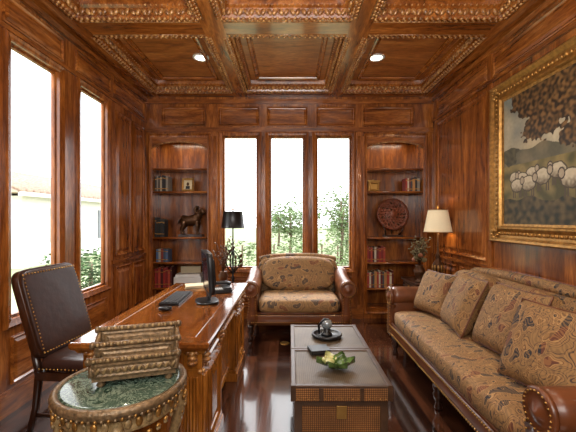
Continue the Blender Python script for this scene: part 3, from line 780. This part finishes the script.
for s in (-1,1):
    mb.nails((-0.19,s*0.252,0.465),(0.19,s*0.252,0.465),BRASS,0.024,0.006)
    mb.tube([(-0.30,s*0.21,0.0),(-0.24,s*0.22,0.2),(-0.215,s*0.22,0.42),(-0.25,s*0.225,0.60)],[0.018,0.022,0.026,0.022],W_DARK,10)
    mb.tube([(0.19,s*0.215,0.0),(0.19,s*0.215,0.05),(0.188,s*0.215,0.2),(0.185,s*0.215,0.42)],[0.015,0.022,0.02,0.026],W_DARK,10)
    mb.tube([(-0.26,s*0.215,0.15),(0.19,s*0.215,0.15)],0.012,W_DARK,8)
mb.tube([(-0.03,-0.215,0.15),(-0.03,0.215,0.15)],0.012,W_DARK,8)
mb.M=Matrix.Identity(4); mb.done('leather_desk_chair')

# ------------------------------------------------------------------ round marble side table
mb=MB(); TX,TY=-0.735,1.54; mb.M=Matrix.Translation((TX,TY,0))@Matrix.Diagonal((0.87,0.87,1,1)); c=(0,0,0); zt=0.71
mb.lathe([(0.275,zt-0.004),(0.275,zt+0.002),(0.265,zt+0.004),(0.0,zt+0.004)],c,MARBLE,56)
mb.lathe([(0.27,zt-0.045),(0.29,zt-0.045),(0.305,zt-0.03),(0.312,zt-0.012),(0.305,zt+0.002),(0.290,zt+0.006),(0.276,zt+0.001),(0.276,zt-0.01)],c,ANT,56)
mb.lathe([(0.262,zt-0.11),(0.268,zt-0.105),(0.262,zt-0.095),(0.262,zt-0.05),(0.272,zt-0.045),(0.2,zt-0.045)],c,CREAMGILT,56)
for i in range(72):
    a=2*math.pi*i/72; mb.ell((c[0]+0.302*math.cos(a),c[1]+0.302*math.sin(a),zt-0.034),0.010,0.008,0.008,GOLD if i%2 else ANT,6,4,RZ(math.degrees(a)))
for i in range(36):
    a=2*math.pi*i/36; M=RZ(math.degrees(a)); ca,sa=math.cos(a),math.sin(a)
    mb.ell((c[0]+0.266*ca,c[1]+0.266*sa,zt-0.076),0.008,0.016,0.020,GOLD if i%2 else CREAMGILT,8,5,M)
    ph=(i%9)/9*2*math.pi; dz=0.022*(1-math.cos(ph))/2
    for j in (-1,0,1):
        mb.ell((c[0]+0.264*ca,c[1]+0.264*sa,zt-0.112-dz-0.008*abs(j)),0.010,0.014,0.009,GOLD if j==0 else CREAMGILT,7,5,M@RX(40*j))
for k in range(4):
    a=math.radians(20+90*k); ca,sa=math.cos(a),math.sin(a)
    P=lambda r,z:(c[0]+r*ca,c[1]+r*sa,z)
    mb.tube([P(0.245,zt-0.06),P(0.272,zt-0.12),P(0.268,zt-0.18),P(0.235,zt-0.30),P(0.205,zt-0.45),P(0.20,0.16),P(0.225,0.06),P(0.25,0.02),P(0.255,0.0)],[0.024,0.036,0.030,0.021,0.016,0.014,0.016,0.022,0.020],CREAMGILT,12)
    for j,(r,z,s) in enumerate(((0.30,zt-0.10,0.02),(0.302,zt-0.135,0.016),(0.292,zt-0.17,0.013),(0.275,zt-0.20,0.011),(0.262,zt-0.23,0.010),(0.25,zt-0.26,0.009))):
        mb.ell(P(r,z),s*0.7,s*1.2,s,GOLD,8,6,RZ(math.degrees(a)))
        for q in (-1,1): mb.ell((P(r-0.006,z)[0]-q*sa*s*1.5,P(r-0.006,z)[1]+q*ca*s*1.5,z-0.006),s*0.6,s*0.9,s*0.6,CREAMGILT if j%2 else GOLD,7,5,RZ(math.degrees(a))@RX(40*q))
    mb.tube([P(0.20,0.17),P(0.12,0.20),P(0.0,0.21)],[0.012,0.012,0.014],CREAMGILT,8)
mb.lathe([(0.02,0.18),(0.05,0.20),(0.03,0.23),(0.045,0.26),(0.0,0.30)],c,GOLD,20)
mb.M=Matrix.Identity(4); mb.done('round_marble_side_table')

# ornate letter holder
mb=MB(); mb.M=Matrix.Translation((-0.685,1.57,0.7145))@RZ(17)
L=0.165
for sx in (-1,1):
    for sy in (-1,1): mb.lathe([(0.012,0),(0.018,0.01),(0.010,0.022),(0.016,0.03)],(sx*(L-0.03),sy*0.06,0),ANT,12)
mb.box(-L,L,-0.08,0.08,0.028,0.042,ANT)
for y,zh,tilt in ((-0.075,0.095,10),(-0.005,0.135,4),(0.07,0.175,-4)):
    T0=mb.M; mb.M=T0@Matrix.Translation((0,y,0.04))@RX(tilt)
    mb.box(-L,L,-0.006,0.006,0,zh-0.02,ANT)
    mb.ring(lambda u,z,d:(u,-0.006-d,z),-L+0.01,L-0.01,0.008,zh-0.025,[(0,0),(0,0.006),(0.008,0.008),(0.014,0.002),(0.02,0.002),(0.028,0.007)],ANT)
    mb.tube([(-L-0.008,0,zh-0.015),(L+0.008,0,zh-0.015)],0.012,ANT,10)
    for k in range(24):
        x=-L+0.01+k*(2*L-0.02)/23
        mb.ell((x,-0.008,zh-0.012),0.008,0.007,0.009,ANT if k%2 else CREAMGILT,6,4)
        mb.ell((x,-0.012,zh*0.4),0.007,0.005,0.018,CREAMGILT if k%2 else ANT,6,4,RY(30 if k%2 else -30))
    for s in (-1,1): mb.ell((s*(L+0.012),0,zh-0.015),0.012,0.016,0.016,ANT,10,6)
    mb.M=T0
for s in (-1,1):
    mb.tube([(s*L,-0.085,0.05),(s*(L+0.005),-0.05,0.10),(s*L,0.0,0.11),(s*(L+0.005),0.04,0.15),(s*L,0.07,0.19)],[0.012,0.014,0.010,0.013,0.009],ANT,8)
mb.box(-L+0.02,L-0.03,0.012,0.05,0.042,0.15,PAPER); mb.box(-L+0.03,L-0.02,-0.055,-0.02,0.042,0.11,bc(120,96,64))
mb.M=Matrix.Identity(4); mb.done('ornate_letter_holder')

# ------------------------------------------------------------------ lamps
mb=MB(); c=(-0.75,4.60,0)
mb.lathe([(0.14,0),(0.14,0.015),(0.05,0.03),(0.03,0.06),(0.018,0.10),(0.026,0.13),(0.014,0.17),(0.012,0.6),(0.024,0.64),(0.012,0.68),(0.012,1.0),(0.02,1.04),(0.01,1.07),(0.008,1.38)],c,IRON,20)
for k in range(4):
    a=k*1.57+0.5; ca,sa=math.cos(a),math.sin(a)
    mb.tube([(c[0],c[1],0.70),(c[0]+0.07*ca,c[1]+0.07*sa,0.78),(c[0]+0.10*ca,c[1]+0.10*sa,0.88),(c[0]+0.05*ca,c[1]+0.05*sa,0.97),(c[0],c[1],1.02)],[0.008,0.009,0.008,0.007,0.006],IRON,6)
    for t in (0.8,0.86,0.93): mb.ell((c[0]+0.11*ca,c[1]+0.11*sa,t),0.024,0.012,0.03,BRONZE,7,4,RZ(math.degrees(a))@RY(35))
mb.lathe([(0.155,1.30),(0.150,1.305),(0.125,1.515),(0.128,1.52),(0.120,1.518),(0.146,1.305),(0.150,1.30)],c,BLACK,36)
mb.tube([(c[0],c[1],1.38),(c[0],c[1],1.53)],0.005,BRASS,6); mb.tube([(c[0]-0.12,c[1],1.51),(c[0]+0.12,c[1],1.51)],0.003,BRASS,6); mb.ell((c[0],c[1],1.545),0.014,0.014,0.018,BRASS)
mb.done('floor_lamp')
mb=MB()
mb.box(1.48,1.97,4.10,4.66,0.625,0.655,W_DARK); mb.box(1.50,1.95,4.12,4.64,0.54,0.625,W_DARK); mb.box(1.51,1.94,4.13,4.63,0.16,0.18,W_DARK)
for x in (1.52,1.93):
    for y in (4.14,4.62): mb.lathe([(0.014,0),(0.022,0.05),(0.015,0.10),(0.026,0.16),(0.022,0.2),(0.015,0.3),(0.026,0.45),(0.024,0.55)],(x,y,0),W_DARK,12)
mb.ring(lambda u,z,d:(1.50-d,u,z),4.16,4.60,0.55,0.615,PANS[:5],W_DARK); mb.ell((1.485,4.38,0.58),0.012,0.012,0.012,BRASS)
mb.done('wooden_side_table',0.003)
mb=MB(); c=(1.85,4.38,0.656)
mb.lathe([(0.075,0),(0.08,0.012),(0.045,0.03),(0.03,0.06),(0.055,0.10),(0.07,0.15),(0.06,0.20),(0.03,0.25),(0.022,0.28),(0.032,0.30),(0.014,0.34),(0.010,0.42),(0.008,0.66)],c,BRONZE,24)
for k in range(10):
    a=k*0.628; mb.ell((c[0]+0.062*math.cos(a),c[1]+0.062*math.sin(a),c[2]+0.15),0.012,0.014,0.045,GOLD,7,5,RZ(math.degrees(a)))
def frustum(r0,z0,r1,z1,mat,seg=36):
    vs=[];fs=[]
    for r,z in ((r0,z0),(r1,z1)):
        for i in range(seg):
            a=2*math.pi*i/seg; vs.append((c[0]+r*math.cos(a),c[1]+r*math.sin(a),c[2]+z))
    for i in range(seg): fs.append((i,(i+1)%seg,seg+(i+1)%seg,seg+i))
    mb.add(vs,fs,mat,True)
frustum(0.168,0.60,0.115,0.88,CREAM)
for rr_,zz in ((0.169,0.603),(0.116,0.878)):
    mb.tube([(c[0]+rr_*math.cos(k*math.pi/18),c[1]+rr_*math.sin(k*math.pi/18),c[2]+zz) for k in range(36)],0.005,GOLD,6,closed=True)
mb.tube([(c[0]-0.11,c[1],c[2]+0.875),(c[0]+0.11,c[1],c[2]+0.875)],0.003,BRASS,6); mb.tube([(c[0],c[1],c[2]+0.80),(c[0],c[1],c[2]+0.9)],0.004,BRASS,6); mb.ell((c[0],c[1],c[2]+0.915),0.014,0.014,0.02,BRASS)
mb.done('table_lamp')
lb=bpy.data.lights.new('table_lamp_bulb','POINT'); lb.energy=3; lb.shadow_soft_size=0.03; lb.color=(1,0.82,0.58)
lo_=bpy.data.objects.new('table_lamp_bulb',lb); lo_.location=(c[0],c[1],c[2]+0.75); sc.collection.objects.link(lo_)
mb=MB(); c=(1.57,4.24,0.656)
mb.lathe([(0.05,0),(0.055,0.01),(0.03,0.03),(0.06,0.09),(0.07,0.14),(0.04,0.19),(0.05,0.205)],c,BRONZE,20)
OL=plain('dried_leaf',C(104,92,58),0.7,var=0.4)
spray(mb,(c[0],c[1],c[2]+0.18),22,0.36,0.14,BRONZE,OL,0.036,9)
for k in range(7):
    a=k*0.9; mb.ell((c[0]+0.06*math.cos(a),c[1]+0.06*math.sin(a),c[2]+0.27+0.03*(k%3)),0.03,0.03,0.026,bc(150,90,60) if k%2 else OL,10,6)
mb.done('vase_of_dried_flowers')
mb=MB(); mb.lathe([(0.055,0.0005),(0.055,0.004),(0.045,0.006),(0.0,0.006)],(-0.06,4.00,0),BRASS,28); mb.box(-0.085,-0.035,3.998,4.002,0.006,0.008,IRON); mb.done('brass_floor_outlet')

# ------------------------------------------------------------------ exterior
GR=plain('dry_lawn',C(148,156,118),0.9,nscale=3)
LF=plain('foliage',C(104,124,80),0.8,var=0.5,nscale=2); LF2=plain('hedge_leaf',C(52,78,36),0.8,var=0.45,nscale=5)
STU=plain('stucco',C(226,224,220),0.9,var=0.03); TILE=plain('roof_tile',C(176,152,136),0.8,var=0.2); BARK=plain('bark',C(104,88,72),0.9)
mb=MB(); mb.box(-40,40,5.6,60,-0.2,-0.12,GR); mb.box(-40,-2.4,-10,5.6,-0.2,-0.12,GR); mb.done('lawn')
def foliage(mb,c,rx,ry,rz,n,s,mat,seed):
    rnd=random.Random(seed)
    for k in range(n):
        d=Vector((rnd.gauss(0,1),rnd.gauss(0,1),rnd.gauss(0,1))).normalized()*rnd.uniform(0.3,1)**0.5
        p=Vector((c[0]+d.x*rx,c[1]+d.y*ry,max(-0.05,c[2]+d.z*rz)))
        a=Vector((rnd.uniform(-1,1),rnd.uniform(-1,1),rnd.uniform(-.5,.5)))*s; b=Vector((rnd.uniform(-1,1),rnd.uniform(-1,1),rnd.uniform(-.5,.5)))*s
        mb.add([tuple(p-a),tuple(p+b),tuple(p+a),tuple(p-b)],[(0,1,2,3)],mat)
G0=-0.12
def tree(x,y,h,r,seed):
    mb=MB(); mb.tube([(x,y,G0),(x+0.05,y,h*0.35),(x,y,h*0.75)],[0.07,0.05,0.03],BARK,8)
    for k in range(4): mb.tube([(x,y,h*0.35),(x+r*0.6*math.cos(k*1.6),y+r*0.6*math.sin(k*1.6),h*0.7)],[0.03,0.012],BARK,6)
    rnd=random.Random(seed)
    for k in range(8): foliage(mb,(x+rnd.uniform(-.5,.5)*r,y+rnd.uniform(-.5,.5)*r,h*0.60+rnd.uniform(-.3,.3)*h),r*0.6,r*0.6,h*0.2,260,0.06,LF,seed*9+k)
    mb.done('tree')
tree(0.0,14,2.2,0.9,1); tree(1.75,12,2.7,0.9,2); tree(-0.6,18,2.2,1.2,3); tree(2.6,16,2.5,1.1,4); tree(0.9,20,2.0,1.0,5)
mb=MB()
for k in range(12): foliage(mb,(-2.0+k*0.5,11,0.3),0.4,0.35,0.5,240,0.055,LF,100+k)
for k in range(12): mb.tube([(-2.0+k*0.5,11,G0),(-2.0+k*0.5,11,0.6)],0.03,BARK,6)
mb.done('garden_hedge')
mb=MB()
for k in range(6): foliage(mb,(-3.3,4.9+k*0.45,0.45),0.35,0.35,0.5,420,0.045,LF2,200+k); mb.tube([(-3.3,4.9+k*0.45,G0),(-3.3,4.9+k*0.45,0.7)],0.03,BARK,6)
mb.done('boxwood_hedge')
mb=MB()
mb.box(-11.6,-8.35,10.9,18.5,G0,2.15,STU)
mb.add([(-8.0,10.4,2.22),(-8.0,19,2.22),(-10,19,3.05),(-10,10.4,3.05),(-12,10.4,2.22),(-12,19,2.22)],[(0,1,2,3),(3,2,5,4),(0,3,4),(1,5,2),(0,4,5,1)],TILE)
for k in range(28):
    y=10.5+k*0.3; mb.tube([(-7.98,y,2.27),(-10,y,3.10)],0.07,TILE,6)
mb.box(-8.08,-7.94,10.4,19,2.12,2.24,STU)
mb.box(-8.36,-8.30,12.2,13.2,0.6,1.8,bc(120,124,130)); mb.box(-8.36,-8.30,15.2,16.2,0.6,1.8,bc(120,124,130))
mb.done('neighbouring_house')

# ------------------------------------------------------------------ lights
w=bpy.data.worlds.new('World'); sc.world=w; w.use_nodes=True; nt=w.node_tree
bg=nt.nodes['Background']; bg.inputs['Color'].default_value=(0.97,0.985,1,1); bg.inputs['Strength'].default_value=3.8
def area(name,loc,rot,sx,sy,e,col=(1,1,1)):
    l=bpy.data.lights.new(name,'AREA'); l.shape='RECTANGLE'; l.size=sx; l.size_y=sy; l.energy=e; l.color=col
    o=bpy.data.objects.new(name,l); o.location=loc; o.rotation_euler=rot; sc.collection.objects.link(o); return o
def aim(o,t):
    o.rotation_euler=(Vector(t)-o.location).to_track_quat('-Z','Y').to_euler()
o=area('added_sky_panel_back',(0,7.6,4.9),(0,0,0),4.5,1.6,800,(0.98,0.99,1)); aim(o,(0,4.0,0.8))  # added light panel above the sightline, boosts daylight through the back windows
o=area('added_sky_panel_side',(-4.6,3.6,5.6),(0,0,0),4.0,1.6,800,(0.98,0.99,1)); aim(o,(-1.2,3.2,0.8))  # same kind of added, unseen panel for the left windows
for x in (-1.03,1.0):
    for yy in (4.05,2.3,0.6):
        l=bpy.data.lights.new('downlight_bulb','SPOT'); l.energy=58; l.spot_size=math.radians(115); l.spot_blend=0.8; l.shadow_soft_size=0.06; l.color=(1,0.88,0.70)
        o=bpy.data.objects.new('downlight_bulb',l); o.location=(x,yy,ZC-0.03); sc.collection.objects.link(o)
area('added_fill_rear',(0,-0.9,2.3),(math.radians(68),0,0),2.2,1.2,80,(1,0.97,0.92))  # added fill light behind the camera to brighten the room, no fixture there
area('added_fill_ceiling',(0,0.6,1.9),(math.radians(165),0,0),1.6,1.2,90,(1,0.96,0.90))  # added upward fill that lifts the ceiling brightness, not a fixture of the room
for x0,x1 in (BK_L,BK_R):
    l=bpy.data.lights.new('shelf_light','AREA'); l.shape='RECTANGLE'; l.size=0.5; l.size_y=0.1; l.energy=2.2; l.color=(1,0.87,0.66)
    o=bpy.data.objects.new('shelf_light',l); o.location=((x0+x1)/2,YB+0.12,2.57); sc.collection.objects.link(o)

# ------------------------------------------------------------------ camera
cam=bpy.data.cameras.new('camera'); co=bpy.data.objects.new('camera',cam); sc.collection.objects.link(co)
co.location=(0,0,H); co.rotation_euler=(math.radians(90),0,0)
cam.sensor_width=36; cam.lens=36*350/576; cam.shift_x=-2/576; cam.shift_y=3/576; cam.clip_start=0.05
sc.camera=co
